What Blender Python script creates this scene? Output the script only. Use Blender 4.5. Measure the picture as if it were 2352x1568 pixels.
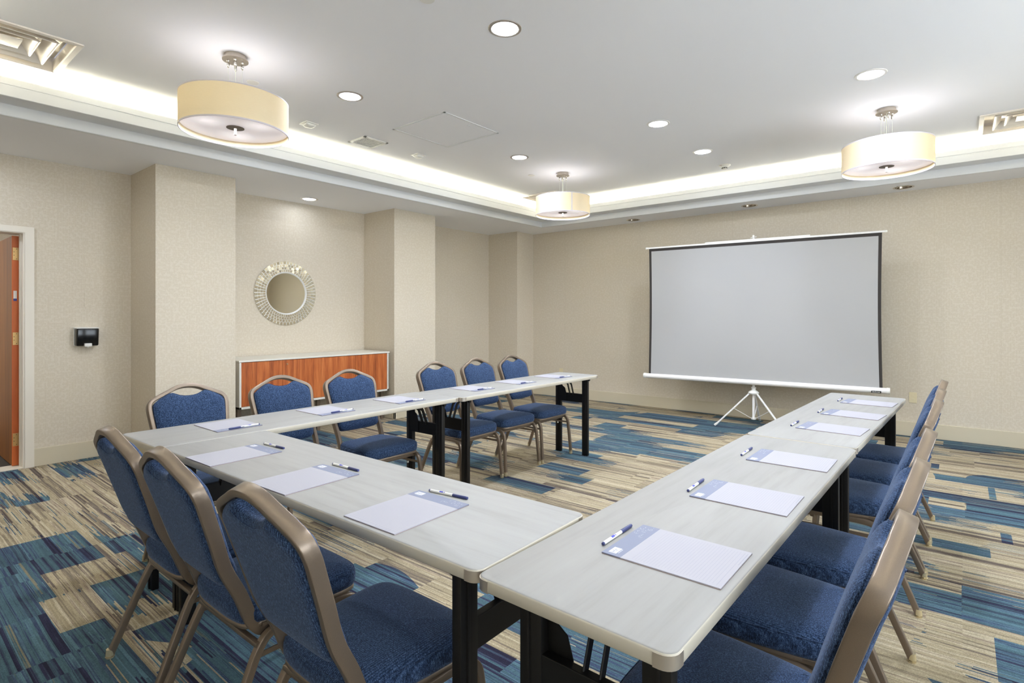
import bpy, bmesh, math, random
from mathutils import Vector, Matrix
from mathutils.geometry import tessellate_polygon
random.seed(7)
C = bpy.context.scene.collection
PI = math.pi
for o in list(bpy.data.objects): bpy.data.objects.remove(o)

P_SKY = 5.4
# ------------------------------------------------------------------ camera, world, exposure
scn = bpy.context.scene
cam_d = bpy.data.cameras.new('camera'); cam = bpy.data.objects.new('camera', cam_d); C.objects.link(cam)
YAW = 0.6778
cam.location = (0, 0, 1.311)
cam.rotation_euler = (PI/2, 0, YAW)
cam_d.sensor_width = 36; cam_d.lens = 1259.55/2352*36
cam_d.shift_x = -20.8/2352; cam_d.shift_y = -59.66/2352
cam_d.clip_start = .02; cam_d.clip_end = 60
scn.camera = cam
w = bpy.data.worlds.new('world'); scn.world = w; w.use_nodes = True
w.node_tree.nodes['Background'].inputs[0].default_value = (.85, .89, 1, 1)
w.node_tree.nodes['Background'].inputs[1].default_value = P_SKY
scn.view_settings.view_transform = 'Standard'; scn.view_settings.look = 'None'
scn.view_settings.gamma = 1; scn.view_settings.use_curve_mapping = False
scn.view_settings.exposure = 0.72
scn.cycles.max_bounces = 12; scn.cycles.diffuse_bounces = 7

ZC = 2.97      # raised ceiling
ZS = 2.67      # soffit
COOL = (.81, .88, 1.0); WARM = (1.0, .92, .66); NEUT = (.88, .93, 1.0)
P_DOWN, P_PEND_DN, P_PEND_UP, P_COVE, P_WASH = 14, 7, .55, 4.6, 1.3
P_DOOR_FILL = 4  # power of the added, unseen downlight that brightens the wall by the door

# ------------------------------------------------------------------ material helpers
def lin(r, g, b):
    f = lambda c: ((c/255+.055)/1.055)**2.4 if c > 10 else c/255/12.92
    return (f(r), f(g), f(b), 1)
class N:
    def __init__(s, name):
        s.m = bpy.data.materials.new(name); s.m.use_nodes = True
        s.t = s.m.node_tree; s.b = s.t.nodes['Principled BSDF']; s.out = s.t.nodes['Material Output']
    def n(s, typ, **kw):
        x = s.t.nodes.new(typ)
        for k, v in kw.items(): setattr(x, k, v)
        return x
    def l(s, a, b): s.t.links.new(a, b)
    def val(s, sock, v):
        if hasattr(v, 'links') or isinstance(v, bpy.types.NodeSocket): s.l(v, sock)
        else: sock.default_value = v
    def math(s, op, a, b=0.0, c=None):
        x = s.n('ShaderNodeMath', operation=op); s.val(x.inputs[0], a); s.val(x.inputs[1], b)
        if c is not None: s.val(x.inputs[2], c)
        return x.outputs[0]
    def mix(s, f, a, b):
        x = s.n('ShaderNodeMix', data_type='RGBA'); s.val(x.inputs[0], f); s.val(x.inputs[6], a); s.val(x.inputs[7], b)
        return x.outputs[2]
    def xyz(s, kind='Object'):
        tc = s.n('ShaderNodeTexCoord'); sp = s.n('ShaderNodeSeparateXYZ'); s.l(tc.outputs[kind], sp.inputs[0])
        return sp.outputs[0], sp.outputs[1], sp.outputs[2]
    def comb(s, x, y, z=0.0):
        c = s.n('ShaderNodeCombineXYZ'); s.val(c.inputs[0], x); s.val(c.inputs[1], y); s.val(c.inputs[2], z); return c.outputs[0]
    def noise(s, vec, scale=5, detail=2, rough=.5):
        x = s.n('ShaderNodeTexNoise'); s.l(vec, x.inputs['Vector']); x.inputs['Scale'].default_value = scale
        x.inputs['Detail'].default_value = detail; x.inputs['Roughness'].default_value = rough; return x.outputs[0]
    def white(s, vec):
        x = s.n('ShaderNodeTexWhiteNoise', noise_dimensions='3D'); s.l(vec, x.inputs['Vector']); return x.outputs[0]
    def ramp(s, f, stops, const=False):
        x = s.n('ShaderNodeValToRGB'); s.l(f, x.inputs[0]); e = x.color_ramp.elements
        if const: x.color_ramp.interpolation = 'CONSTANT'
        while len(e) < len(stops): e.new(.5)
        for i, (p, c) in enumerate(stops): e[i].position = p; e[i].color = c
        return x.outputs[0]
    def bump(s, h, strength=.3, dist=.001):
        x = s.n('ShaderNodeBump'); x.inputs['Strength'].default_value = strength; x.inputs['Distance'].default_value = dist
        s.l(h, x.inputs['Height']); s.l(x.outputs[0], s.b.inputs['Normal'])
def simple(name, col, rough=.5, metal=0.0, emit=None, es=0, spec=None):
    k = N(name); b = k.b
    b.inputs['Base Color'].default_value = col; b.inputs['Roughness'].default_value = rough; b.inputs['Metallic'].default_value = metal
    if emit: b.inputs['Emission Color'].default_value = emit; b.inputs['Emission Strength'].default_value = es
    if spec is not None: b.inputs['Specular IOR Level'].default_value = spec
    return k.m
M = {}
M['paint'] = simple('ceiling_paint', lin(240, 241, 245), .8)
M['trim'] = simple('trim_paint', lin(222, 224, 226), .5)
M['base'] = simple('baseboard_paint', lin(206, 196, 172), .5)
M['casing'] = simple('casing_paint', lin(228, 221, 208), .45)
M['black'] = simple('black_metal', lin(20, 18, 17), .45, .3)
M['blackpl'] = simple('black_plastic', lin(14, 14, 14), .15)
M['nickel'] = simple('brushed_nickel', lin(178, 170, 160), .32, .95)
M['chrome'] = simple('chrome', lin(215, 212, 208), .12, 1)
M['alu'] = simple('aluminium', lin(200, 192, 182), .38, .85)
M['brass'] = simple('clear_brass_glide', lin(222, 208, 172), .15, .6)
M['whitepl'] = simple('white_plastic', lin(228, 227, 222), .35)
M['whitemet'] = simple('white_enamel', lin(232, 230, 228), .28)
M['louvre'] = simple('diffuser_enamel', lin(232, 226, 218), .25, .2)
M['dark'] = simple('dark_void', lin(60, 52, 44), .9)
M['blue'] = simple('blue_plastic', lin(52, 60, 112), .35)
M['print'] = simple('blue_print', lin(45, 55, 185), .5)
M['band'] = simple('header_print', lin(122, 128, 150), .6)
M['pwhite'] = simple('white_print', lin(205, 205, 212), .6)
M['backing'] = simple('card_backing', lin(150, 110, 95), .8)
M['screen'] = simple('screen_fabric', lin(168, 168, 168), .9)
M['scrblack'] = simple('screen_border', lin(52, 47, 44), .8)
M['ivory'] = simple('ivory_plastic', lin(224, 212, 178), .4)
M['oldbrass'] = simple('hinge_brass', lin(196, 160, 104), .4, .6)
M['hole'] = simple('screw_dark', lin(40, 28, 18), .6)
M['rubber'] = simple('dark_recess', lin(35, 33, 31), .8)
M['credwhite'] = simple('white_laminate', lin(226, 222, 212), .4)
M['lock'] = simple('lock_metal', lin(205, 180, 140), .3, .8)
M['cable'] = simple('clear_cord', lin(200, 205, 190), .3)
M['lampglow'] = simple('lamp_glow', (1, 1, 1, 1), .5, 0, (.95, .96, 1, 1), 2.5)
M['ring'] = simple('trim_ring_nickel', lin(176, 168, 160), .4, .5)
M['ringwhite'] = simple('trim_ring_white', lin(232, 230, 226), .4)
M['reflector'] = simple('can_reflector', lin(238, 238, 246), .3, .3, (.93, .94, 1, 1), .45)
M['reflector_off'] = simple('can_reflector_unlit', lin(150, 138, 122), .18, .9)
M['fringe'] = simple('shade_trim', lin(188, 182, 188), .6)
M['red'] = simple('red_indicator', lin(170, 60, 45), .4)
M['threshold'] = simple('threshold_strip', lin(214, 206, 190), .4)
M['sticker'] = simple('white_label', lin(228, 224, 218), .5)
M['stickerblue'] = simple('blue_label', lin(48, 62, 140), .5)

def mat_glass():
    k = N('window_glass'); tr = k.n('ShaderNodeBsdfTransparent'); tr.inputs[0].default_value = (.93, .96, .95, 1)
    gl = k.n('ShaderNodeBsdfGlossy'); gl.inputs['Roughness'].default_value = .02
    ms = k.n('ShaderNodeMixShader'); ms.inputs[0].default_value = .08; k.l(tr.outputs[0], ms.inputs[1]); k.l(gl.outputs[0], ms.inputs[2]); k.l(ms.outputs[0], k.out.inputs[0]); return k.m
M['glass'] = mat_glass()
def mat_wall():
    k = N('woven_wallpaper'); x, y, z = k.xyz(); u = k.math('ADD', x, y)
    c = .021
    cu, cz = k.math('FLOOR', k.math('DIVIDE', u, c)), k.math('FLOOR', k.math('DIVIDE', z, c))
    wn = k.white(k.comb(cu, cz, 1.0))
    sel = k.math('GREATER_THAN', wn, .5)
    wob = k.math('MULTIPLY', k.noise(k.comb(u, z), 60, 1), .006)
    fu = k.math('FRACT', k.math('DIVIDE', k.math('ADD', u, wob), .007)); fz = k.math('FRACT', k.math('DIVIDE', k.math('ADD', z, wob), .007))
    st = k.math('ADD', k.math('MULTIPLY', sel, fu), k.math('MULTIPLY', k.math('SUBTRACT', 1.0, sel), fz))
    line = k.math('LESS_THAN', st, .26)
    keep = k.math('GREATER_THAN', k.noise(k.comb(u, z), 45, 2), .46)
    line = k.math('MULTIPLY', line, keep)
    eu = k.math('FRACT', k.math('DIVIDE', k.math('ADD', u, wob), c)); ez = k.math('FRACT', k.math('DIVIDE', k.math('ADD', z, wob), c))
    cell = k.math('MAXIMUM', k.math('LESS_THAN', eu, .07), k.math('LESS_THAN', ez, .07))
    line = k.math('MAXIMUM', line, k.math('MULTIPLY', cell, keep))
    big = k.noise(k.comb(u, z), 2.0, 3)
    basec = k.mix(k.math('MULTIPLY', big, .5), lin(217, 208, 192), lin(208, 198, 178))
    col = k.mix(k.math('MULTIPLY', line, .42), basec, lin(172, 152, 112))
    seam = k.math('LESS_THAN', k.math('FRACT', k.math('DIVIDE', k.math('ADD', u, .31), 1.32)), .0018)
    col = k.mix(k.math('MULTIPLY', seam, .35), col, lin(170, 155, 125))
    k.l(col, k.b.inputs['Base Color']); k.b.inputs['Roughness'].default_value = .62
    k.bump(line, .25, .0006)
    return k.m
M['wall'] = mat_wall()

def mat_carpet():
    k = N('striped_carpet'); x, y, z = k.xyz()
    def cellmask(rowh, lenx, sx, jit):
        row = k.math('FLOOR', k.math('DIVIDE', y, rowh))
        off = k.math('MULTIPLY', k.white(k.comb(row, sx, 3.0)), lenx)
        sy = k.math('FLOOR', k.math('DIVIDE', y, .0062))
        ragged = k.math('GREATER_THAN', k.white(k.comb(row, sx, 9.0)), .45)
        j = k.math('MULTIPLY', k.math('MULTIPLY', k.math('SUBTRACT', k.white(k.comb(sy, sx, 5.0)), .5), jit), ragged)
        xx = k.math('ADD', k.math('ADD', x, off), j)
        col = k.math('FLOOR', k.math('DIVIDE', xx, lenx))
        return row, col
    r1, c1 = cellmask(.19, .59, 1.0, .30)
    r2, c2 = cellmask(.38, 1.18, 2.0, .0)
    h1 = k.white(k.comb(c1, r1, 11.0)); h2 = k.white(k.comb(c2, r2, 17.0))
    low = k.noise(k.comb(x, y), .55, 1)
    def rect(x0, x1, y0, y1):
        a = k.math('MULTIPLY', k.math('GREATER_THAN', x, x0), k.math('LESS_THAN', x, x1))
        b = k.math('MULTIPLY', k.math('GREATER_THAN', y, y0), k.math('LESS_THAN', y, y1))
        return k.math('MULTIPLY', a, b)
    score = k.math('ADD', k.math('MULTIPLY', h1, .75), k.math('MULTIPLY', h2, .25))
    blue = k.math('GREATER_THAN', k.math('ADD', score, k.math('MULTIPLY', k.math('SUBTRACT', low, .5), 1.1)), .63)
    add, sub = None, None
    for rc in ON:
        r = rect(*rc); add = r if add is None else k.math('MAXIMUM', add, r)
    for rc in OFF:
        r = rect(*rc); sub = r if sub is None else k.math('MAXIMUM', sub, r)
    blue = k.math('MULTIPLY', blue, k.math('SUBTRACT', 1.0, sub)); blue = k.math('MAXIMUM', blue, add)
    # stripes running along x, changing from cell to cell
    key = k.math('MULTIPLY', k.math('ADD', h1, k.math('MULTIPLY', h2, 3.0)), 7.0)
    wob = k.math('MULTIPLY', k.noise(k.comb(k.math('MULTIPLY', x, .5), y, key), 3.0, 1), .02)
    yw = k.math('ADD', y, wob)
    s1 = k.white(k.comb(k.math('FLOOR', k.math('DIVIDE', yw, .034)), k.math('FLOOR', key), 1.0))
    s2 = k.white(k.comb(k.math('FLOOR', k.math('DIVIDE', yw, .0125)), k.math('FLOOR', key), 2.0))
    s3 = k.white(k.comb(k.math('FLOOR', k.math('DIVIDE', yw, .0048)), k.math('FLOOR', k.math('DIVIDE', x, .9)), 3.0))
    st = k.noise(k.comb(k.math('MULTIPLY', x, .10), y, key), 60, 2, .6)
    v = k.math('ADD', k.math('ADD', k.math('MULTIPLY', s1, .40), k.math('MULTIPLY', s2, .28)), k.math('ADD', k.math('MULTIPLY', s3, .12), k.math('MULTIPLY', st, .20)))
    pile = k.white(k.comb(k.math('FLOOR', k.math('MULTIPLY', x, 320.0)), k.math('FLOOR', k.math('MULTIPLY', y, 320.0)), 0.0))
    beige = k.ramp(v, [(.20, lin(86, 76, 70)), (.31, lin(120, 108, 98)), (.40, lin(150, 138, 114)), (.48, lin(184, 170, 142)), (.55, lin(158, 146, 120)), (.62, lin(200, 188, 162)), (.71, lin(134, 118, 104)), (.80, lin(190, 176, 150))])
    bl = k.ramp(v, [(.22, lin(44, 42, 60)), (.33, lin(56, 58, 82)), (.42, lin(74, 98, 108)), (.52, lin(84, 112, 122)), (.60, lin(62, 70, 100)), (.66, lin(98, 130, 142)), (.75, lin(76, 100, 108)), (.83, lin(134, 128, 108))])
    # frayed strands where beige and blue mingle
    strand = k.math('GREATER_THAN', k.white(k.comb(k.math('FLOOR', k.math('DIVIDE', y, .0045)), k.math('FLOOR', k.math('DIVIDE', x, .33)), 4.0)), k.math('ADD', .80, k.math('MULTIPLY', low, .22)))
    mingle = k.math('GREATER_THAN', k.noise(k.comb(k.math('MULTIPLY', x, .6), y, 7.0), 2.2, 1), .56)
    sw = k.math('MULTIPLY', strand, mingle)
    sel = k.math('ABSOLUTE', k.math('SUBTRACT', blue, sw))
    col = k.mix(sel, beige, bl)
    dk = k.math('ADD', .72, k.math('MULTIPLY', pile, .34))
    col = k.mix(1.0, col, k.comb(dk, dk, dk)); k.t.nodes[-1] if False else None
    mm = [n for n in k.t.nodes if n.type == 'MIX'][-1]; mm.blend_type = 'MULTIPLY'
    k.l(col, k.b.inputs['Base Color']); k.b.inputs['Roughness'].default_value = .95
    k.b.inputs['Specular IOR Level'].default_value = .1
    k.bump(pile, .5, .002)
    return k.m
# individual coloured planks of the carpet, read off the floor
ON = [(-4.22, -3.63, .712, .905), (-3.9, -3.29, .44, .635), (-3.41, -3.115, 5.575, 5.895), (-2.93, -2.38, 4.69, 4.79), (.15, .19, 5.15, 5.5),
      (.177, .227, 4.205, 4.39), (-1.9, -.9, 1.3, 1.62), (-1.75, -.75, 1.75, 1.95), (-2.9, -1.9, .1, .72), (-3.1, -2.615, 4.35, 4.48), (-3.05, -2.75, 5.0, 5.38),
      (.02, .5, 4.75, 5.02), (-.6, .12, 3.9, 4.05), (-.35, .3, 3.05, 3.3), (.1, .7, 2.6, 2.95)]
OFF = [(-4.9, -4.22, .3, 1.0), (-3.63, -3.3, .635, 1.0), (-4.8, -3.9, 1.0, 1.25), (-1.5, -.9, 2.2, 2.9), (-2.38, -1.6, 4.1, 4.75), (-2.3, -1.0, 3.1, 4.0)]
M['carpet'] = mat_carpet()

def mat_tabletop():
    k = N('pale_laminate'); x, y, z = k.xyz()
    n1 = k.noise(k.comb(k.math('MULTIPLY', x, .35), k.math('MULTIPLY', y, 5.0), 0.0), 5, 4, .62)
    n2 = k.noise(k.comb(k.math('MULTIPLY', x, 1.0), k.math('MULTIPLY', y, 2.2), 3.0), 2.2, 3, .55)
    v = k.math('ADD', k.math('MULTIPLY', n1, .6), k.math('MULTIPLY', n2, .4))
    k.l(k.ramp(v, [(.3, lin(140, 139, 135)), (.5, lin(152, 151, 149)), (.7, lin(157, 157, 155))]), k.b.inputs['Base Color'])
    k.b.inputs['Roughness'].default_value = .5; k.b.inputs['Specular IOR Level'].default_value = .3; return k.m
M['top'] = mat_tabletop()
M['edge'] = simple('table_edge', lin(196, 190, 176), .4)

def mat_fabric():
    k = N('blue_heather_fabric'); x, y, z = k.xyz()
    u = k.comb(k.math('MULTIPLY', x, 1.0), k.math('MULTIPLY', y, 1.0), k.math('MULTIPLY', z, .45))
    a = k.noise(u, 850, 2, .7); b = k.noise(u, 260, 2, .6)
    wv = k.math('MULTIPLY', k.math('SINE', k.math('MULTIPLY', x, 1050.0)), .035)
    v = k.math('ADD', k.math('ADD', k.math('MULTIPLY', a, .6), k.math('MULTIPLY', b, .4)), wv)
    k.l(k.ramp(v, [(.36, lin(14, 22, 38)), (.47, lin(32, 47, 74)), (.56, lin(57, 80, 116)), (.68, lin(104, 128, 164))]), k.b.inputs['Base Color'])
    k.b.inputs['Roughness'].default_value = .9; k.b.inputs['Specular IOR Level'].default_value = .2
    k.b.inputs['Sheen Weight'].default_value = .22; k.b.inputs['Sheen Roughness'].default_value = .45
    k.b.inputs['Sheen Tint'].default_value = (.55, .68, 1, 1)
    k.bump(v, .3, .0007); return k.m
M['fabric'] = mat_fabric()
def mat_frame():
    k = N('champagne_powder_coat'); x, y, z = k.xyz(); n = k.noise(k.comb(x, y, z), 900, 1)
    k.l(k.mix(n, lin(122, 108, 94), lin(138, 123, 108)), k.b.inputs['Base Color'])
    k.b.inputs['Metallic'].default_value = .55; k.b.inputs['Roughness'].default_value = .33; return k.m
M['frame'] = mat_frame()
def mat_wood(name, c1, c2, c3, sc, rough):
    k = N(name); x, y, z = k.xyz()
    w_ = k.noise(k.comb(k.math('MULTIPLY', y, 1.0), k.math('MULTIPLY', x, 1.0), k.math('MULTIPLY', z, .12)), 3, 2)
    n1 = k.noise(k.comb(k.math('MULTIPLY', y, 1.0), x, k.math('MULTIPLY', z, .045)), sc, 4, .65)
    n2 = k.noise(k.comb(y, x, k.math('MULTIPLY', z, .06)), sc*6, 2, .6)
    v = k.math('ADD', k.math('MULTIPLY', n1, .62), k.math('ADD', k.math('MULTIPLY', n2, .22), k.math('MULTIPLY', w_, .16)))
    k.l(k.ramp(v, [(.36, c1), (.5, c2), (.64, c3)]), k.b.inputs['Base Color']); k.b.inputs['Roughness'].default_value = rough; return k.m
M['walnut'] = mat_wood('orange_walnut', lin(122, 58, 24), lin(180, 95, 44), lin(208, 126, 68), 22, .42)
M['doorwood'] = mat_wood('brown_door_veneer', lin(104, 60, 18), lin(134, 80, 24), lin(158, 100, 36), 9, .5)
M['dooredge'] = mat_wood('orange_door_edge', lin(182, 86, 32), lin(200, 102, 42), lin(210, 118, 54), 9, .5)
def mat_page():
    k = N('ruled_paper'); x, y, z = k.xyz()
    f = k.math('FRACT', k.math('DIVIDE', k.math('ADD', y, .1395), .0071))
    ln = k.math('LESS_THAN', f, .07)
    m1 = k.math('MULTIPLY', k.math('LESS_THAN', k.math('ABSOLUTE', x), .096), k.math('MULTIPLY', k.math('LESS_THAN', y, .073), k.math('GREATER_THAN', y, -.124)))
    k.l(k.mix(k.math('MULTIPLY', k.math('MULTIPLY', ln, m1), .6), lin(166, 165, 174), lin(122, 128, 150)), k.b.inputs['Base Color'])
    k.b.inputs['Roughness'].default_value = .7; return k.m
M['page'] = mat_page()
def mat_shade():
    k = N('linen_shade'); b = k.b
    b.inputs['Base Color'].default_value = lin(226, 214, 184); b.inputs['Roughness'].default_value = .8
    x, y, z = k.xyz(); n = k.noise(k.comb(x, y, k.math('MULTIPLY', z, 8.0)), 60, 2)
    k.l(k.mix(n, lin(222, 208, 176), lin(232, 220, 192)), b.inputs['Base Color'])
    tr = k.n('ShaderNodeBsdfTranslucent'); tr.inputs[0].default_value = lin(232, 214, 172)
    ms = k.n('ShaderNodeMixShader'); ms.inputs[0].default_value = .28
    k.l(b.outputs[0], ms.inputs[1]); k.l(tr.outputs[0], ms.inputs[2]); k.l(ms.outputs[0], k.out.inputs[0])
    b.inputs['Emission Color'].default_value = (1, .86, .60, 1); b.inputs['Emission Strength'].default_value = .02
    return k.m
M['shade'] = mat_shade()
def mat_diff():
    k = N('frosted_diffuser'); x, y, z = k.xyz()
    b = k.b; b.inputs['Base Color'].default_value = lin(226, 218, 222); b.inputs['Roughness'].default_value = .3
    # three bulbs glow softly through the frosted plate
    tot = None
    for a in (10, 130, 250):
        px, py = .17*math.cos(math.radians(a)), .17*math.sin(math.radians(a))
        d = k.math('SQRT', k.math('ADD', k.math('POWER', k.math('SUBTRACT', x, px), 2.0), k.math('POWER', k.math('SUBTRACT', y, py), 2.0)))
        g = k.math('MAXIMUM', k.math('SUBTRACT', 1.0, k.math('DIVIDE', d, .15)), 0.0)
        g = k.math('POWER', g, 1.5)
        tot = g if tot is None else k.math('ADD', tot, g)
    b.inputs['Emission Color'].default_value = (1, .93, .95, 1)
    k.l(k.math('ADD', .17, k.math('MULTIPLY', tot, .26)), b.inputs['Emission Strength'])
    return k.m
M['diffuser'] = mat_diff()
M['mirror'] = simple('mirror_glass', lin(226, 222, 206), .03, 1)
M['tile'] = simple('mirror_tile', lin(222, 214, 192), .16, .9)
M['silver'] = simple('silver_grout', lin(240, 240, 238), .35, .15)
M['darknickel'] = simple('satin_nickel', lin(112, 102, 92), .55, .6)

# ------------------------------------------------------------------ mesh helpers
def link(name, bm, mat, parent=None, smooth=None):
    me = bpy.data.meshes.new(name)
    bmesh.ops.remove_doubles(bm, verts=bm.verts, dist=1e-6)
    bmesh.ops.recalc_face_normals(bm, faces=bm.faces)
    if smooth is not None:
        for f in bm.faces: f.smooth = True
        for e in bm.edges:
            if len(e.link_faces) == 2 and e.calc_face_angle(0) > math.radians(smooth): e.smooth = False
    bm.to_mesh(me); bm.free()
    mats = mat if isinstance(mat, (list, tuple)) else [mat]
    for m in mats: me.materials.append(M[m])
    o = bpy.data.objects.new(name, me); C.objects.link(o)
    if parent: o.parent = parent
    return o
def tag(o, label=None, cat=None, group=None, kind=None):
    if label: o['label'] = label
    if cat: o['category'] = cat
    if group: o['group'] = group
    if kind: o['kind'] = kind
    return o
def thing(name, loc=(0, 0, 0), rz=0.0, label=None, cat=None, group=None):
    o = bpy.data.objects.new(name, None); C.objects.link(o); o.empty_display_size = .1
    o.location = loc; o.rotation_euler = (0, 0, rz); return tag(o, label, cat, group)
def struct(name, bm, mat, smooth=None): return tag(link(name, bm, mat, None, smooth), kind='structure')
def copy_tree(o, parent=None):
    c = o.copy(); C.objects.link(c)
    if parent: c.parent = parent
    for ch in list(o.children): copy_tree(ch, c)
    return c
def box(bm, x0, x1, y0, y1, z0, z1, bev=0.0, mi=0, seg=2):
    r = bmesh.ops.create_cube(bm, size=1.0); vs = r['verts']
    for v in vs: v.co = Vector(((x0+x1)/2+v.co.x*(x1-x0), (y0+y1)/2+v.co.y*(y1-y0), (z0+z1)/2+v.co.z*(z1-z0)))
    fs = list({f for v in vs for f in v.link_faces})
    for f in fs: f.material_index = mi
    if bev > 0:
        es = list({e for v in vs for e in v.link_edges})
        r2 = bmesh.ops.bevel(bm, geom=es, offset=bev, segments=seg, affect='EDGES', profile=.5)
        for f in r2['faces']: f.material_index = mi
    return vs
def lathe(bm, prof, n=32, cx=0, cy=0, mi=0, axis='z', cap=False):
    rings = []
    for r, z in prof:
        ring = []
        for i in range(n):
            a = 2*PI*i/n
            ring.append(bm.verts.new((cx+r*math.cos(a), cy+r*math.sin(a), z)))
        rings.append(ring)
    for a, b in zip(rings, rings[1:]):
        for i in range(n):
            j = (i+1) % n
            f = bm.faces.new((a[i], a[j], b[j], b[i])); f.material_index = mi
    if cap:
        for rg in (rings[0], rings[-1]):
            try: f = bm.faces.new(rg); f.material_index = mi
            except ValueError: pass
    return [v for r in rings for v in r]
def tube(bm, pts, r, n=10, mi=0, cap=True, up=None):
    prof = [(r*math.cos(2*PI*i/n), r*math.sin(2*PI*i/n)) for i in range(n)]
    sweep(bm, pts, [up or Vector((.123, .456, .88))]*len(pts), prof, mi, cap)
def rrect(w_, h_, r, seg=3):
    out = []
    for cx_, cy_, a0 in ((w_/2-r, h_/2-r, 0), (-w_/2+r, h_/2-r, 90), (-w_/2+r, -h_/2+r, 180), (w_/2-r, -h_/2+r, 270)):
        for i in range(seg+1):
            a = math.radians(a0+90*i/seg); out.append((cx_+r*math.cos(a), cy_+r*math.sin(a)))
    return out
def sweep(bm, pts, normals, prof, mi=0, cap=True, closed=False):
    pts = [Vector(p) for p in pts]; n = len(pts); rings = []
    for i, p in enumerate(pts):
        if closed: t = pts[(i+1) % n]-pts[i-1]
        else: t = (pts[min(i+1, n-1)]-pts[max(i-1, 0)])
        t.normalize(); nn = Vector(normals[i]); nn = (nn-t*nn.dot(t))
        if nn.length < 1e-6: nn = t.orthogonal()
        nn.normalize(); s = t.cross(nn)
        rings.append([bm.verts.new(p+s*a+nn*b) for a, b in prof])
    m = len(prof); rr = list(zip(rings, rings[1:]))
    if closed: rr.append((rings[-1], rings[0]))
    for a, b in rr:
        for i in range(m):
            j = (i+1) % m; f = bm.faces.new((a[i], a[j], b[j], b[i])); f.material_index = mi
    if cap and not closed:
        for rg in (rings[0], rings[-1]): f = bm.faces.new(rg); f.material_index = mi
def catmull(P, sub=4):
    P = [Vector(p) for p in P]; out = []
    for i in range(len(P)-1):
        p0, p1, p2, p3 = P[max(i-1, 0)], P[i], P[i+1], P[min(i+2, len(P)-1)]
        for k in range(sub):
            t = k/sub
            out.append(.5*((2*p1)+(p2-p0)*t+(2*p0-5*p1+4*p2-p3)*t*t+(3*p1-p0-3*p2+p3)*t**3))
    out.append(P[-1]); return out
def interp(x, xs, ys):
    if x <= xs[0]: return ys[0]
    for a, b, c, d in zip(xs, xs[1:], ys, ys[1:]):
        if x <= b: return c+(d-c)*(x-a)/(b-a)
    return ys[-1]
def flatpoly(bm, outer, holes, z, mi=0, down=True):
    polys = [[Vector((p[0], p[1], 0)) for p in outer]]+[[Vector((p[0], p[1], 0)) for p in h] for h in holes]
    tris = tessellate_polygon(polys); allv = [bm.verts.new((p.x, p.y, z)) for pl in polys for p in pl]
    for t in tris:
        try: f = bm.faces.new([allv[i] for i in t]); f.material_index = mi
        except ValueError: pass
def circ(cx, cy, r, n=32): return [(cx+r*math.cos(2*PI*i/n), cy+r*math.sin(2*PI*i/n)) for i in range(n)]
def extrude_plan(bm, plan, z0, z1, mi=0):
    lo = [bm.verts.new((x, y, z0)) for x, y in plan]; hi = [bm.verts.new((x, y, z1)) for x, y in plan]
    n = len(plan)
    for i in range(n):
        j = (i+1) % n; f = bm.faces.new((lo[i], lo[j], hi[j], hi[i])); f.material_index = mi
    for rg in (lo, hi): f = bm.faces.new(rg); f.material_index = mi
def arealight(name, loc, power, col, size, size_y=None, shape='DISK', rot=(0, 0, 0), parent=None, spread=PI):
    l = bpy.data.lights.new(name, 'AREA'); l.energy = power; l.color = col; l.shape = shape; l.size = size; l.spread = spread
    if size_y: l.size_y = size_y
    o = bpy.data.objects.new(name, l); C.objects.link(o); o.location = loc; o.rotation_euler = rot
    if parent: o.parent = parent
    return o

# ------------------------------------------------------------------ room shell
XR, YB, YF = 2.13, -1.1, 7.31          # right, back, far
bm = bmesh.new(); box(bm, -6.46, XR+.1, YB-.1, YF+.1, -.05, 0); struct('floor', bm, 'carpet')
bm = bmesh.new()
plan = [(-6.28, 1.0), (-6.28, 1.77), (-5.62, 1.77), (-5.615, 2.46), (-6.25, 2.46), (-6.25, 4.41), (-5.615, 4.41), (-5.61, 5.10), (-6.24, 5.10),
        (-6.24, 6.88), (-5.62, 6.88), (-5.62, YF), (-6.45, YF), (-6.45, 1.0)]
extrude_plan(bm, plan, 0, 3.1)
box(bm, -6.45, -6.28, YB, .08, 0, 3.1); box(bm, -6.45, -6.28, .08, 1.0, 2.03, 3.1)
struct('wall_left', bm, 'wall')
bm = bmesh.new(); box(bm, -6.45, XR+.1, YF, YF+.12, 0, 3.1); struct('wall_far', bm, 'wall')
WIN = [(-.7, 1.9), (2.7, 5.3)]; WZ0, WZ1 = .8, 2.35
bm = bmesh.new(); box(bm, XR, XR+.1, YB, YF, 0, WZ0); box(bm, XR, XR+.1, YB, YF, WZ1, 3.1)
for ya, yb in ((YB, WIN[0][0]), (WIN[0][1], WIN[1][0]), (WIN[1][1], YF)): box(bm, XR, XR+.1, ya, yb, WZ0, WZ1)
struct('wall_right', bm, 'wall')
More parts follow.
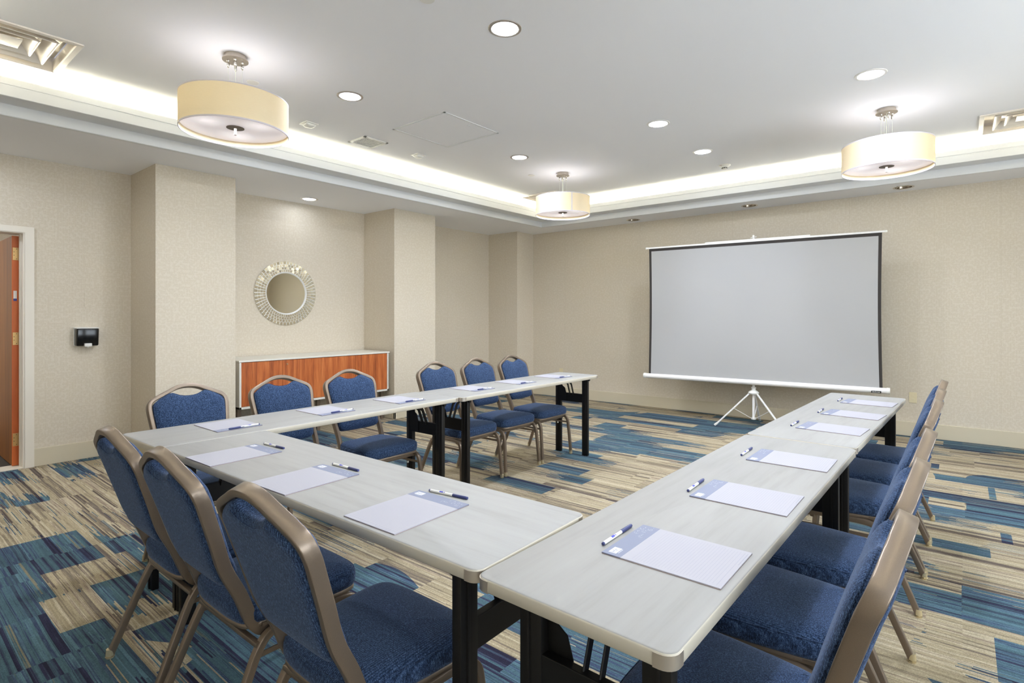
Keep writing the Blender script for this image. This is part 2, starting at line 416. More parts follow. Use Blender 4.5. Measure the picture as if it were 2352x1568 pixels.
for i, (ya, yb) in enumerate(WIN):
    bm = bmesh.new()
    for a, b in ((ya, ya+.05), (yb-.05, yb), ((ya+yb)/2-.025, (ya+yb)/2+.025)): box(bm, XR+.03, XR+.08, a, b, WZ0+.05, WZ1-.05, 0)
    for a, b in ((WZ0, WZ0+.05), (WZ1-.05, WZ1)): box(bm, XR+.03, XR+.08, ya, yb, a, b, 0)
    box(bm, XR-.03, XR+.03, ya-.03, yb+.03, WZ0-.025, WZ0, .003)
    wn_ = struct('window_%d' % (i+1), bm, 'trim')
    bm = bmesh.new(); box(bm, XR+.052, XR+.058, ya+.04, yb-.04, WZ0+.04, WZ1-.04); link('pane', bm, 'glass', wn_)
    pt = arealight('daylight_portal', (XR+.09, (ya+yb)/2, (WZ0+WZ1)/2), 1, (1, 1, 1), WZ1-WZ0, yb-ya, 'RECTANGLE', (0, PI/2, 0)); pt.data.cycles.is_portal = True
bm = bmesh.new(); box(bm, -6.45, XR+.1, YB-.1, YB, 0, 3.1); struct('wall_back', bm, 'wall')
# baseboards
def baseboard(name, path, h_=.155, t=.012):
    bm = bmesh.new()
    for (x0, y0), (x1, y1) in zip(path, path[1:]):
        box(bm, min(x0, x1)-t, max(x0, x1)+t, min(y0, y1)-t, max(y0, y1)+t, 0, h_, .003)
    struct(name, bm, 'base')
baseboard('baseboard_left', [(-6.28, 1.062), (-6.28, 1.77), (-5.62, 1.77), (-5.62, 2.46), (-6.25, 2.46), (-6.25, 4.41), (-5.61, 4.41), (-5.61, 5.10), (-6.24, 5.10), (-6.24, 6.88), (-5.62, 6.88), (-5.62, YF)])
baseboard('baseboard_far', [(-5.62, YF), (XR, YF)])
baseboard('baseboard_right', [(XR, YB), (XR, YF)])
baseboard('baseboard_back', [(-6.28, YB), (XR, YB)])
# door casing and jamb
bm = bmesh.new()
for ya, yb in ((.995, 1.056), (.024, .085)): box(bm, -6.285, -6.262, ya, yb, 0, 2.022, 0)
box(bm, -6.285, -6.262, .024, 1.056, 2.022, 2.073, 0)
for ya, yb in ((.985, 1.0), (.08, .095)):
    box(bm, -6.455, -6.27, ya, yb, 0, 2.015)
box(bm, -6.375, -6.33, .973, .985, 0, 2.015); box(bm, -6.375, -6.33, .095, .107, 0, 2.015)
box(bm, -6.455, -6.27, .08, 1.0, 2.015, 2.030)
struct('trim_1', bm, 'casing')
bm = bmesh.new(); box(bm, -6.45, -6.27, .085, .995, 0, .008, .002); struct('trim_2', bm, 'threshold')
# door leaf, swung out into the corridor
door = thing('door_1', (-6.40, .976, 0)); tag(door, kind='structure')
bm = bmesh.new(); box(bm, -.90, -.002, -.044, 0, .012, 2.0, .002); link('door_leaf', bm, 'doorwood', door)
bm = bmesh.new(); box(bm, -.004, .001, -.0445, .0005, .0115, 2.0005, .001); tag(link('door_edge', bm, 'dooredge', door), 'orange stained edge of the door')
for zc_ in (.235, 1.11, 1.845):
    bm = bmesh.new(); box(bm, -.002, .004, -.040, .0, zc_-.055, zc_+.055, .002)
    lathe(bm, [(.0001, zc_-.057), (.006, zc_-.057), (.006, zc_+.057), (.0001, zc_+.057)], 12, .003, .004)
    hg = link('hinge', bm, 'oldbrass', door)
    bm = bmesh.new()
    for k_, (dy, dz) in enumerate(((-.014, .042), (-.030, .017), (-.030, -.012), (-.014, -.042))):
        r = lathe(bm, [(.0001, .0045), (.0032, .0045)], 10)
        for v in r: v.co = Vector((v.co.z, dy+v.co.x, zc_+dz+v.co.y))
    link('screw', bm, 'hole', hg)
bm = bmesh.new(); box(bm, .0005, .002, -.034, -.012, 1.455, 1.525, .0006); st = link('sticker', bm, 'sticker', door)
bm = bmesh.new(); box(bm, .0006, .0022, -.034, -.012, 1.437, 1.458, .0006); link('sticker_stripe', bm, 'stickerblue', st)
# corridor beyond the door
bm = bmesh.new(); box(bm, -8.7, -6.46, -1.4, 2.0, -.05, 0); struct('floor.001', bm, 'dark')
bm.free() if False else None
bm = bmesh.new(); box(bm, -8.8, -8.7, -1.4, 2.0, 0, 2.6); box(bm, -8.8, -6.45, 1.35, 1.45, 0, 2.6); box(bm, -8.8, -6.45, -1.5, -1.4, 0, 2.6); struct('wall_corridor', bm, 'wall')
bm = bmesh.new(); box(bm, -8.8, -6.45, -1.5, 1.45, 2.6, 2.7); struct('ceiling.001', bm, 'paint')
arealight('corridor_light', (-7.6, -.3, 2.55), 22, NEUT, .5)

# ------------------------------------------------------------------ tray ceiling
EX0, EX1, EY0, EY1 = -5.06, .93, .10, 6.795       # soffit opening
CANS = [(-2.063, 2.414, 'nickel'), (-3.612, 2.422, 'nickel'), (-.492, 4.452, 'white'), (-2.051, 4.441, 'white'), (-3.62, 4.469, 'nickel'), (-2.049, 5.478, 'white'), (-.49, 2.42, 'white')]
SCANS = [(-5.94, 3.436), (-3.648, 7.075), (-2.055, 7.06), (-.488, 7.073), (-5.68, .42)]  # last entry is an unseen downlight added to lift the left wall
DIFFS = [(-4.515, .617), (-4.515, 6.27), (.432, 6.256)]; DH = .322
VENT = (-4.432, 3.172, .134)
r_can = .082
bm = bmesh.new()
o_ = .03
outer = [(EX0+o_, EY0-o_), (EX1+o_, EY0-o_), (EX1+o_, EY1+o_), (EX0-o_, EY1+o_), (EX0-o_, EY0-o_)]
outer = [(EX0-o_, EY0-o_), (EX1+o_, EY0-o_), (EX1+o_, EY1+o_), (EX0-o_, EY1+o_)]
sq = lambda cx, cy, h: [(cx-h, cy-h), (cx+h, cy-h), (cx+h, cy+h), (cx-h, cy+h)]
holes = [circ(x, y, r_can) for x, y, _ in CANS]+[sq(x, y, DH-.02) for x, y in DIFFS]+[sq(VENT[0], VENT[1], VENT[2]-.02)]
flatpoly(bm, outer, holes, ZC)
# soffit: ring polygon with holes, built as outer minus opening
so = [(-6.45, YB-.1), (XR+.1, YB-.1), (XR+.1, YF+.1), (-6.45, YF+.1)]
flatpoly(bm, so, [[(EX0, EY0), (EX1, EY0), (EX1, EY1), (EX0, EY1)]]+[circ(x, y, r_can) for x, y in SCANS], ZS)
def rectring(bm, d, z):   # rectangle offset outward by d
    return [bm.verts.new(p) for p in ((EX0-d, EY0-d, z), (EX1+d, EY0-d, z), (EX1+d, EY1+d, z), (EX0-d, EY1+d, z))]
def ringsurf(bm, prof, mi=0):
    rs = [rectring(bm, d, z) for d, z in prof]
    for a, b in zip(rs, rs[1:]):
        for i in range(4):
            j = (i+1) % 4; f = bm.faces.new((a[i], a[j], b[j], b[i])); f.material_index = mi
ringsurf(bm, [(.03, 2.80), (.03, ZC)])
# roof slab above keeps the void closed
box(bm, -6.45, XR+.1, YB-.1, YF+.1, 3.25, 3.3)
struct('ceiling', bm, 'paint')
bm = bmesh.new()
ringsurf(bm, [(.03, 2.80), (-.135, 2.80), (-.165, 2.872), (-.180, 2.876), (-.182, 2.870), (-.182, 2.828), (-.176, 2.826), (-.176, 2.819), (-.184, 2.816), (-.184, 2.752), (-.180, 2.749), (.0, 2.749), (.001, 2.745), (0, 2.674), (.004, ZS-.001), (.03, ZS-.001)])
struct('trim_3', bm, 'trim')
# cove lighting in the trough
cz = 2.832
for nm, loc, sx, sy, rot in (('cove_light_left', (EX0+.065, (EY0+EY1)/2, cz), .05, EY1-EY0, 0), ('cove_light_right', (EX1-.065, (EY0+EY1)/2, cz), .05, EY1-EY0, 0),
                             ('cove_light_far', ((EX0+EX1)/2, EY1-.065, cz), EX1-EX0, .05, 0), ('cove_light_near', ((EX0+EX1)/2, EY0+.065, cz), EX1-EX0, .05, 0)):
    arealight(nm, loc, P_COVE*max(sx, sy), WARM, sx, sy, 'RECTANGLE', (PI, 0, 0))

# ------------------------------------------------------------------ recessed downlights
def downlight(x, y, z, ring, lit, label, group):
    t = thing('recessed_downlight', (x, y, z), 0, label, 'ceiling light', group)
    bm = bmesh.new(); lathe(bm, [(r_can-.006, .004), (r_can-.006, -.002), (r_can, -.005), (r_can+.013, -.003), (r_can+.015, .0)], 48)
    link('trim_ring', bm, 'ring' if ring == 'nickel' else ('ringwhite' if ring == 'white' else 'chrome'), t, 40)
    bm = bmesh.new(); lathe(bm, [(r_can-.004, .001), (r_can-.012, .04), (.055, .085), (.050, .10)], 48)
    link('reflector', bm, 'reflector' if lit else 'reflector_off', t, 40)
    bm = bmesh.new(); lathe(bm, [(.0001, .10), (.052, .10)], 32); lathe(bm, [(.0001, .06), (.02, .062), (.024, .08), (.02, .10)], 20)
    link('lamp', bm, 'lampglow' if lit else 'reflector_off', t, 40)
    return t
cl = ['recessed downlight in the raised ceiling, the largest one at top centre of the photo', 'recessed downlight right of the big near left drum pendant', 'white rimmed recessed downlight above the right drum pendant',
      'bright recessed downlight right of the square access panel', 'recessed downlight just before the far central drum pendant', 'recessed downlight beside the smoke detector',
      'recessed downlight above the near right tables, past the top edge of the view']
for (x, y, rg), lb in zip(CANS, cl):
    t = downlight(x, y, ZC, rg, True, lb, 'recessed downlights')
    arealight('lamp_light', (0, 0, .004), P_DOWN, COOL, .13, parent=t)
sl = ['lit recessed downlight in the soffit above the round mirror', 'unlit recessed downlight in the far soffit, nearest the room corner', 'unlit recessed downlight in the far soffit above the middle of the screen', 'unlit recessed downlight in the far soffit below the right drum pendant', 'added unseen downlight in the soffit by the door, brightening the left wall from past the left edge of the view']
for i, ((x, y), lb) in enumerate(zip(SCANS, sl)):
    t = downlight(x, y, ZS, 'chrome', i in (0, 4), lb, 'recessed downlights')
    if i in (0, 4): arealight('lamp_light', (0, 0, .004), P_WASH if i == 0 else P_DOOR_FILL, COOL, .12, parent=t)
for x, y in ((-5.66, -.5),): pass

# ------------------------------------------------------------------ drum pendants
def pendant():
    t = thing('drum_pendant', (0, 0, 0))     # origin at the ceiling, z down
    bm = bmesh.new(); lathe(bm, [(.0001, 0), (.064, 0), (.064, -.026), (.076, -.028), (.076, -.034), (.0001, -.034)], 40); cn = link('canopy', bm, 'nickel', t, 40)
    R, zt, zb = .314, -.285, -.495
    for a in range(4):
        aa = math.radians(45+90*a); x, y = .04*math.cos(aa), .04*math.sin(aa)
        bm = bmesh.new(); lathe(bm, [(.0001, -.034), (.006, -.034), (.009, -.040), (.006, -.048), (.008, -.052), (.009, -.075), (.003, -.085), (.0001, -.086)], 14, x, y); link('cable_grip', bm, 'chrome', cn, 40)
        bm = bmesh.new(); tube(bm, [(x, y, -.08), (x, y, -.33)], .0009, 6); link('cable', bm, 'cable', t)
    bm = bmesh.new(); tube(bm, [(0, 0, -.03), (0, 0, -.34)], .0022, 8); link('cord', bm, 'cable', t)
    bm = bmesh.new(); lathe(bm, [(R, zb), (R, zt), (R-.002, zt), (R-.002, zb), (R, zb)], 96); sh = link('lamp_shade', bm, 'shade', t, 60)
    bm = bmesh.new()
    for z0, z1 in ((zt-.006, zt+.001), (zb-.001, zb+.008)): lathe(bm, [(R+.001, z0), (R+.001, z1), (R-.003, z1), (R-.003, z0), (R+.001, z0)], 96)
    link('shade_trim', bm, 'fringe', sh, 60)
    bm = bmesh.new(); lathe(bm, [(.0001, zb+.040), (R-.004, zb+.040), (R-.004, zb+.035), (.0001, zb+.035)], 96); link('diffuser', bm, 'diffuser', t, 40)
    bm = bmesh.new(); lathe(bm, [(.0001, zb+.035), (.052, zb+.034), (.052, zb+.031), (.008, zb+.030), (.008, zb-.012), (.0001, zb-.012)], 32); link('finial', bm, 'darknickel', t, 40)
    bm = bmesh.new()
    for a in range(3): tube(bm, [(0, 0, -.335), ((R-.003)*math.cos(a*2.094), (R-.003)*math.sin(a*2.094), -.335)], .003, 6)
    lathe(bm, [(.0001, -.325), (.045, -.327), (.045, -.345), (.0001, -.345)], 20)
    link('spider', bm, 'nickel', t)
    for a in (10, 130, 250):
        x, y = .13*math.cos(math.radians(a)), .13*math.sin(math.radians(a)); bm = bmesh.new()
        lathe(bm, [(.0001, -.452), (.022, -.44), (.028, -.42), (.018, -.385), (.013, -.365), (.0001, -.36)], 16, x, y); link('bulb', bm, 'lampglow', t, 60)
    arealight('pendant_light_up', (0, 0, -.35), P_PEND_UP, NEUT, .35, rot=(PI, 0, 0), parent=t)
    arealight('pendant_light_down', (0, 0, zb+.029), P_PEND_DN, NEUT, .52, parent=t)
    return t
pl = [(-3.62, 1.585, 'large drum pendant with cream shade hanging nearest the left wall door', 20), (-.476, 5.28, 'drum pendant with cream shade hanging at the right, left of the ceiling diffuser', 70),
      (-3.63, 5.285, 'small looking drum pendant at the far corner, with a vertical seam on its shade', 0), (-.476, 1.585, 'drum pendant over the near right tables, past the top edge of the view', 30)]
p0 = pendant()
for i, (x, y, lb, rz) in enumerate(pl):
    p = p0 if i == 0 else copy_tree(p0)
    p.location = (x, y, ZC); p.rotation_euler = (0, 0, math.radians(rz)); tag(p, lb, 'pendant lamp', 'drum pendants')
    if i == 2:
        bm = bmesh.new(); a = math.radians(-50.9+14)
        lathe(bm, [(.3148, -.495), (.3148, -.285)], 1) if False else None
        vs = []
        for aa in (a-.018, a+.018):
            for z in (-.49, -.29): vs.append((.3155*math.cos(aa), .3155*math.sin(aa), z))
        v = [bm.verts.new(q) for q in vs]; bm.faces.new((v[0], v[2], v[3], v[1])); f2 = bmesh.ops.solidify(bm, geom=bm.faces[:], thickness=.001)
        link('shade_seam', bm, 'fringe', p)

# ------------------------------------------------------------------ ceiling diffusers, vent, panel, sensors
def diffuser(x, y, label):
    t = thing('ceiling_diffuser', (x, y, ZC), 0, label, 'air vent', 'square ceiling diffusers')
    def sqring(bm, prof):
        rs = [[bm.verts.new((sx*h, sy*h, z)) for sx, sy in ((-1, -1), (1, -1), (1, 1), (-1, 1))] for h, z in prof]
        for a, b in zip(rs, rs[1:]):
            for i in range(4): j = (i+1) % 4; bm.faces.new((a[i], a[j], b[j], b[i]))
    bm = bmesh.new(); sqring(bm, [(DH-.022, .09), (DH-.022, .0), (DH, -.001), (DH, -.010), (DH-.03, -.012), (DH-.034, -.004), (DH-.034, .06)]); link('frame', bm, 'louvre', t)
    for h, zb_ in ((.225, -.002), (.150, .004)):
        bm = bmesh.new(); sqring(bm, [(h, zb_), (h-.006, zb_-.003), (h-.012, zb_), (h-.055, .055), (h-.049, .057), (h, zb_)]); link('cone', bm, 'louvre', t)
    bm = bmesh.new(); sqring(bm, [(.078, .012), (.078, .006), (.0001, .004)]); sqring(bm, [(.078, .012), (.0001, .012)]); link('centre_plate', bm, 'louvre', t)
    bm = bmesh.new(); lathe(bm, [(.20, .085), (.15, .09), (.15, .2)], 32); sqring(bm, [(DH-.03, .085), (.19, .085)]); link('neck', bm, 'louvre', t)
    bm = bmesh.new(); lathe(bm, [(.0001, .16), (.15, .16)], 24); link('duct', bm, 'dark', t)
    return t
diffuser(*DIFFS[0], 'large square louvred ceiling diffuser at the top left, left of the near drum pendant')
diffuser(*DIFFS[1], 'square ceiling diffuser half hidden behind the far drum pendant')
diffuser(*DIFFS[2], 'square louvred ceiling diffuser at the right edge of the photo')
t = thing('exhaust_grille', (VENT[0], VENT[1], ZC), 0, 'small square white grille in the ceiling between two boxy sensors', 'air vent')
h = VENT[2]
bm = bmesh.new(); 
for a in range(4):
    vs = box(bm, -h, h, h-.026, h, -.008, .003, .002)
    bmesh.ops.rotate(bm, verts=bm.verts, cent=(0, 0, 0), matrix=Matrix.Rotation(PI/2, 3, 'Z'))
link('frame', bm, 'whitepl', t)
bm = bmesh.new()
for i in range(12):
    c_ = -h+.03+i*(2*h-.06)/11; box(bm, -h+.02, h-.02, c_-.0025, c_+.0025, -.003, .012)
for i in range(5):
    c_ = -h+.05+i*(2*h-.1)/4; box(bm, c_-.002, c_+.002, -h+.02, h-.02, -.001, .012)
link('grille', bm, 'whitepl', t)
bm = bmesh.new(); box(bm, -h+.02, h-.02, -h+.02, h-.02, .03, .034); link('backing', bm, 'whitepl', t)
t = thing('access_panel', (-3.618, 3.42, ZC), 0, 'large square flush access panel in the middle of the ceiling', 'access panel')
bm = bmesh.new()
for a in range(4):
    box(bm, -.335, .335, .317, .335, -.0045, .001, .001); bmesh.ops.rotate(bm, verts=bm.verts, cent=(0, 0, 0), matrix=Matrix.Rotation(PI/2, 3, 'Z'))
link('frame', bm, 'trim', t)
bm = bmesh.new(); box(bm, -.312, .312, -.312, .312, -.003, .001, .001); link('panel', bm, 'paint', t)
bm = bmesh.new(); lathe(bm, [(.010, -.003), (.010, -.005), (.013, -.005), (.013, -.003)], 20, .26, .02); link('latch', bm, 'trim', t)
def sensor(x, y, label, s=1.0):
    t = thing('ceiling_sensor', (x, y, ZC), 0, label, 'sensor', 'boxy ceiling sensors')
    bm = bmesh.new(); box(bm, -.058*s, .058*s, -.058*s, .058*s, -.008, .0, .002); link('plate', bm, 'whitepl', t, 40)
    bm = bmesh.new(); r = bmesh.ops.create_uvsphere(bm, u_segments=24, v_segments=12, radius=.05)
    for v in bm.verts: v.co = Vector((max(-.044, min(.044, v.co.x*1.2)), max(-.044, min(.044, v.co.y*1.2)), min(-.006, v.co.z*.62-.004)))
    bmesh.ops.scale(bm, vec=(s, s, 1), verts=bm.verts)
    link('lens', bm, 'whitepl', t, 50)
sensor(-4.405, 2.545, 'boxy white ceiling sensor right of the near left drum pendant')
sensor(-4.385, 3.752, 'boxy white ceiling sensor below the square access panel', .95)
t = thing('smoke_detector', (-2.046, 6.121, ZC), 0, 'round white smoke detector with a small red mark', 'smoke detector')
bm = bmesh.new(); lathe(bm, [(.0001, 0), (.062, 0), (.062, -.006), (.055, -.012), (.044, -.016), (.042, -.026), (.0001, -.027)], 40); link('base', bm, 'whitepl', t, 40)
bm = bmesh.new(); lathe(bm, [(.030, -.026), (.026, -.045), (.0001, -.048)], 32); link('chamber', bm, 'whitepl', t, 40)
bm = bmesh.new()
for i in range(10):
    a = 2*PI*i/10; vs = box(bm, -.002, .002, -.006, .006, -.040, -.030)
    bmesh.ops.transform(bm, matrix=Matrix.Rotation(a, 4, 'Z')@Matrix.Translation((.0275, 0, 0)), verts=vs)
link('slots', bm, 'rubber', t)
bm = bmesh.new(); vs = box(bm, -.008, .008, -.0015, .0015, -.0135, -.0105); bmesh.ops.translate(bm, vec=(-.02, -.052, 0), verts=vs); link('indicator', bm, 'red', t)
def sprinkler(x, y, label):
    t = thing('sprinkler_cover', (x, y, ZC), 0, label, 'sprinkler', 'concealed sprinkler covers')
    bm = bmesh.new(); lathe(bm, [(.0001, -.006), (.038, -.006), (.040, -.004), (.040, -.002), (.0001, -.002)], 32); link('cap', bm, 'whitepl', t, 40)
    bm = bmesh.new(); lathe(bm, [(.0001, -.002), (.030, -.002), (.030, .001)], 24); link('collar', bm, 'ringwhite', t, 40)
sprinkler(-3.927, 1.84, 'flat round sprinkler cover beside the cables of the near left drum pendant')
sprinkler(-3.968, 5.128, 'flat round sprinkler cover left of the far drum pendant canopy')
sprinkler(-2.185, 1.93, 'flat round sprinkler cover cut by the top edge of the photo')

# ------------------------------------------------------------------ wall fittings
def plate(x, y, z, w_, h_, face, label, mat='ivory'):
    t = thing('wall_outlet', (x, y, z), 0, label, 'outlet', 'ivory wall outlets')
    bm = bmesh.new(); box(bm, -w_/2, w_/2, -.006, .0, -h_/2, h_/2, .002); link('cover', bm, mat, t)
    bm = bmesh.new()
    for dz in (-.019, .019): box(bm, -.013, .013, -.0075, -.004, dz-.012, dz+.012, .002)
    link('socket', bm, mat, t)
plate(-5.05, YF, .40, .07, .115, 'y', 'ivory outlet on the far wall behind the end of the left table row')
plate(-.42, YF, .42, .07, .115, 'y', 'ivory outlet on the far wall behind the right row of chairs')
bm = bmesh.new(); box(bm, -6.282, -6.277, 1.407, 1.479, 1.392, 1.536, .001); tag(link('blank_plate', bm, 'wall'), 'blank plate papered over with wallpaper, above the soap dispenser', 'cover plate')
# soap dispenser
t = thing('soap_dispenser', (-6.28, 1.413, 1.035), 0, 'black wall dispenser with a light push bar on the left wall', 'dispenser')
bm = bmesh.new(); box(bm, -.002, .010, -.086, .086, 0, .168, .002); link('back_plate', bm, 'whitepl', t)
bm = bmesh.new(); vs = box(bm, .006, .10, -.082, .082, .0, .160, .012, 0, 3)
for v in vs: pass
for v in bm.verts:
    if v.co.z < .05 and v.co.x > .05: v.co.x -= .012
link('body', bm, 'blackpl', t, 40)
bm = bmesh.new(); box(bm, .004, .104, -.084, .084, .157, .166, .003); link('lid', bm, 'whitepl', t)
bm = bmesh.new(); box(bm, .07, .112, -.027, .027, -.006, .024, .004); box(bm, .085, .10, -.006, .006, -.014, .0, .002); link('push_bar', bm, 'whitepl', t)

# ------------------------------------------------------------------ mirror
t = thing('round_mirror', (-6.25, 3.315, 1.573), 0, 'round wall mirror framed by rings of small mirrored tiles', 'mirror')
def toX(bm):   # local xy disc, z forward  ->  facing +X
    for v in bm.verts: v.co = Vector((v.co.z, v.co.x, v.co.y))
bm = bmesh.new(); lathe(bm, [(.0001, .010), (.238, .010)], 96); toX(bm); link('glass', bm, 'mirror', t, 40)
bm = bmesh.new(); lathe(bm, [(.236, .011), (.242, .024), (.250, .028), (.254, .022), (.254, .004)], 96); toX(bm); link('bezel', bm, 'silver', t, 50)
bm = bmesh.new(); lathe(bm, [(.0001, .001), (.374, .001), (.374, .010), (.252, .020)], 96); toX(bm)
link('frame', bm, 'silver', t, 50)
bm = bmesh.new(); random.seed(3)
for r0, r1, n in ((.255, .281, 62), (.284, .310, 60), (.313, .341, 58), (.344, .376, 56)):
    for i in range(n):
        a0, a1 = 2*PI*(i+.10)/n, 2*PI*(i+.90)/n
        tilt = random.uniform(-.0005, .0005); tt = random.uniform(-.0005, .0005)
        zz = lambda r: .022-.010*(r-.25)/.125+.002
        vs = []
        for r, s1 in ((r0, -1), (r1, 1)):
            for a, s2 in ((a0, -1), (a1, 1)): vs.append((r*math.cos(a), r*math.sin(a), zz((r0+r1)/2)+tilt*s1+tt*s2))
        top = [bm.verts.new(q) for q in vs]; bot = [bm.verts.new((q[0], q[1], q[2]-.006)) for q in vs]
        bm.faces.new((top[0], top[2], top[3], top[1]))
        for p_, q_ in ((0, 2), (2, 3), (3, 1), (1, 0)): bm.faces.new((top[p_], bot[p_], bot[q_], top[q_]))
toX(bm); link('mosaic_tiles', bm, 'tile', t)

# ------------------------------------------------------------------ credenza
cx0, cx1, cy0, cy1, cz0, cz1 = -6.235, -5.655, 2.515, 4.352, .363, .838
t = thing('credenza', ((cx0+cx1)/2, (cy0+cy1)/2, 0), 0, 'long low credenza with white carcass and orange wood doors in the wall niche', 'cabinet')
ox, oy = (cx0+cx1)/2, (cy0+cy1)/2
def B(bm, x0, x1, y0, y1, z0, z1, b=.001): box(bm, x0-ox, x1-ox, y0-oy, y1-oy, z0, z1, b)
bm = bmesh.new(); B(bm, cx0, cx1+.006, cy0-.006, cy1+.012, cz1, cz1+.018, .002); link('top', bm, 'credwhite', t)
bm = bmesh.new(); B(bm, cx0, cx1, cy0, cy0+.02, cz0, cz1); B(bm, cx0, cx1, cy1-.02, cy1, cz0, cz1); B(bm, cx0, cx1, cy0, cy1, cz0, cz0+.022); B(bm, cx0, cx0+.01, cy0, cy1, cz0, cz1); B(bm, cx0+.01, cx1-.03, (cy0+cy1)/2-.01, (cy0+cy1)/2+.01, cz0, cz1); link('carcass', bm, 'credwhite', t)
ys = [cy0+.021, 2.969, 3.42, 3.868, cy1-.021]
for i in range(4):
    bm = bmesh.new(); B(bm, cx1-.024, cx1-.004, ys[i]+.0015, ys[i+1]-.0015, cz0+.025, cz1-.004, .001); d = link('door', bm, 'walnut', t)
    if i == 1:
        bm = bmesh.new(); r = lathe(bm, [(.0001, .004), (.008, .004), (.009, 0), (.009, -.003)], 18)
        for v in r: v.co = Vector((cx1-.004-ox+v.co.z, 3.018-oy+v.co.x, .79+v.co.y))
        link('lock', bm, 'lock', d, 40)
for yy in (cy0+.035, (cy0+cy1)/2, cy1-.035):
    for xx in (cx1-.10, cx0+.06):
        bm = bmesh.new(); B(bm, xx-.02, xx+.02, yy-.02, yy+.02, 0, cz0+.001, .002); link('leg', bm, 'frame', t)

# ------------------------------------------------------------------ folding tables
TL, TW, TT, TZ = 1.829, .457, .029, .75
def rr_outline(x0, x1, y0, y1, r, seg=6):
    o = []
    for cx_, cy_, a0 in ((x1-r, y1-r, 0), (x0+r, y1-r, 90), (x0+r, y0+r, 180), (x1-r, y0+r, 270)):
        for i in range(seg+1): a = math.radians(a0+90*i/seg); o.append((cx_+r*math.cos(a), cy_+r*math.sin(a)))
    return o
def layered(bm, rings, mis=None):
    R_ = [[bm.verts.new((x, y, z)) for x, y in o] for o, z in rings]
    for k_, (a, b) in enumerate(zip(R_, R_[1:])):
        for i in range(len(a)):
            j = (i+1) % len(a); f = bm.faces.new((a[i], a[j], b[j], b[i])); f.material_index = mis[k_] if mis else 0
    f = bm.faces.new(R_[0]); f.material_index = mis[0] if mis else 0
    f = bm.faces.new(R_[-1]); f.material_index = mis[-1] if mis else 0
def make_table():
    t = thing('folding_table')      # local: x along length, y across, origin on the floor under the centre
    hx, hy = TL/2-.0015, TW/2-.0015
    bm = bmesh.new()
    O = lambda i: rr_outline(-hx+i, hx-i, -hy+i, hy-i, max(.003, .026-i))
    layered(bm, [(O(.002), TZ-TT), (O(0), TZ-TT+.002), (O(0), TZ-.005), (O(.0015), TZ-.0015), (O(.005), TZ)], [1, 1, 1, 0])
    # top face must use the laminate
    link('tabletop', bm, ['top', 'edge'], t, 50)
    for sx, sy in ((1, 1), (-1, 1), (-1, -1), (1, -1)):
        bm = bmesh.new(); path = []
        r = .026; cx_, cy_ = hx-r, hy-r
        path.append((hx, cy_-.012)); path += [(cx_+r*math.cos(math.radians(a)), cy_+r*math.sin(math.radians(a))) for a in range(0, 91, 15)]; path.append((cx_-.012, hy))
        inner, outer_ = [], []
        for i, p in enumerate(path):
            if i == 0: nx, ny = 1, 0
            elif i == len(path)-1: nx, ny = 0, 1
            else: a = math.radians((i-1)*15); nx, ny = math.cos(a), math.sin(a)
            outer_.append((p[0]+nx*.0008, p[1]+ny*.0008)); inner.append((p[0]-nx*.002, p[1]-ny*.002))
        pl_ = outer_+inner[::-1]
        extrude_plan(bm, [(sx*a, sy*b) for a, b in pl_], TZ-TT-.0005, TZ-.004)
        tip = [(sx*a, sy*b) for a, b in [(p[0]-.0008, p[1]-.0008) for p in outer_]]
        link('corner_cap', bm, 'alu', t, 40)
    for s in (1, -1):
        xe = s*(hx-.110)
        for sy in (1, -1):
            bm = bmesh.new(); yy = sy*.150
            box(bm, xe-.015, xe+.015, yy-.030, yy+.030, .0, TZ-TT, .003)
            box(bm, xe-.019, xe+.019, yy+sy*.005-.004, yy+sy*.005+.004, .0, TZ-TT-.02, .001)
            link('leg', bm, 'black', t, 40)
        bm = bmesh.new(); box(bm, xe-.012, xe+.012, -.125, .125, .492, .572, .002); link('crossbar', bm, 'black', t)
        bm = bmesh.new()
        tube(bm, [(xe, -.195, TZ-TT-.012), (xe, .195, TZ-TT-.012)], .011, 12)
        for yy in (-.10, .10):
            box(bm, xe-s*.10-.03, xe-s*.10+.03, yy-.02, yy+.02, TZ-TT-.006, TZ-TT)
        link('hinge_rod', bm, 'black', t, 40)
        for yy, a, b_ in ((-.02, .01, 0), (.02, 0, .01)):
            bm = bmesh.new()
            P = [(xe-s*.004, yy, .560), (xe-s*.040, yy, .655), (xe-s*.042, yy, .66), (xe-s*.105, yy, TZ-TT-.004)]
            sweep(bm, P, [Vector((0, 1, 0))]*4, rrect(.022, .005, .002, 1)); link('brace', bm, 'black', t)
        bm = bmesh.new()
        for sy in (1, -1):
            pl_ = [(.148, .50), (.148, TZ-TT), (.105, TZ-TT), (.10, .64), (.07, .62), (.055, .572), (.055, .50)]
            vv = [(xe-s*.013, sy*a, z) for a, z in pl_]; v1 = [bm.verts.new(q) for q in vv]; v2 = [bm.verts.new((q[0]-s*.003, q[1], q[2])) for q in vv]
            if sy < 0: continue
            n_ = len(vv); bm.faces.new(v1); bm.faces.new(v2)
            for i in range(n_): j = (i+1) % n_; bm.faces.new((v1[i], v1[j], v2[j], v2[i]))
        for v in [v for v in bm.verts if not v.link_faces]: bm.verts.remove(v)
        link('gusset', bm, 'black', t)
    return t
t0 = make_table()
tabs = [('R1', -.824, .861, -.012, 1), ('R2', -.805, 2.708, -.029, 1), ('M', -2.655, .852, .011, 0), ('L1', -3.111, .833, .017, 1), ('L2', -3.118, 2.664, .009, 1)]
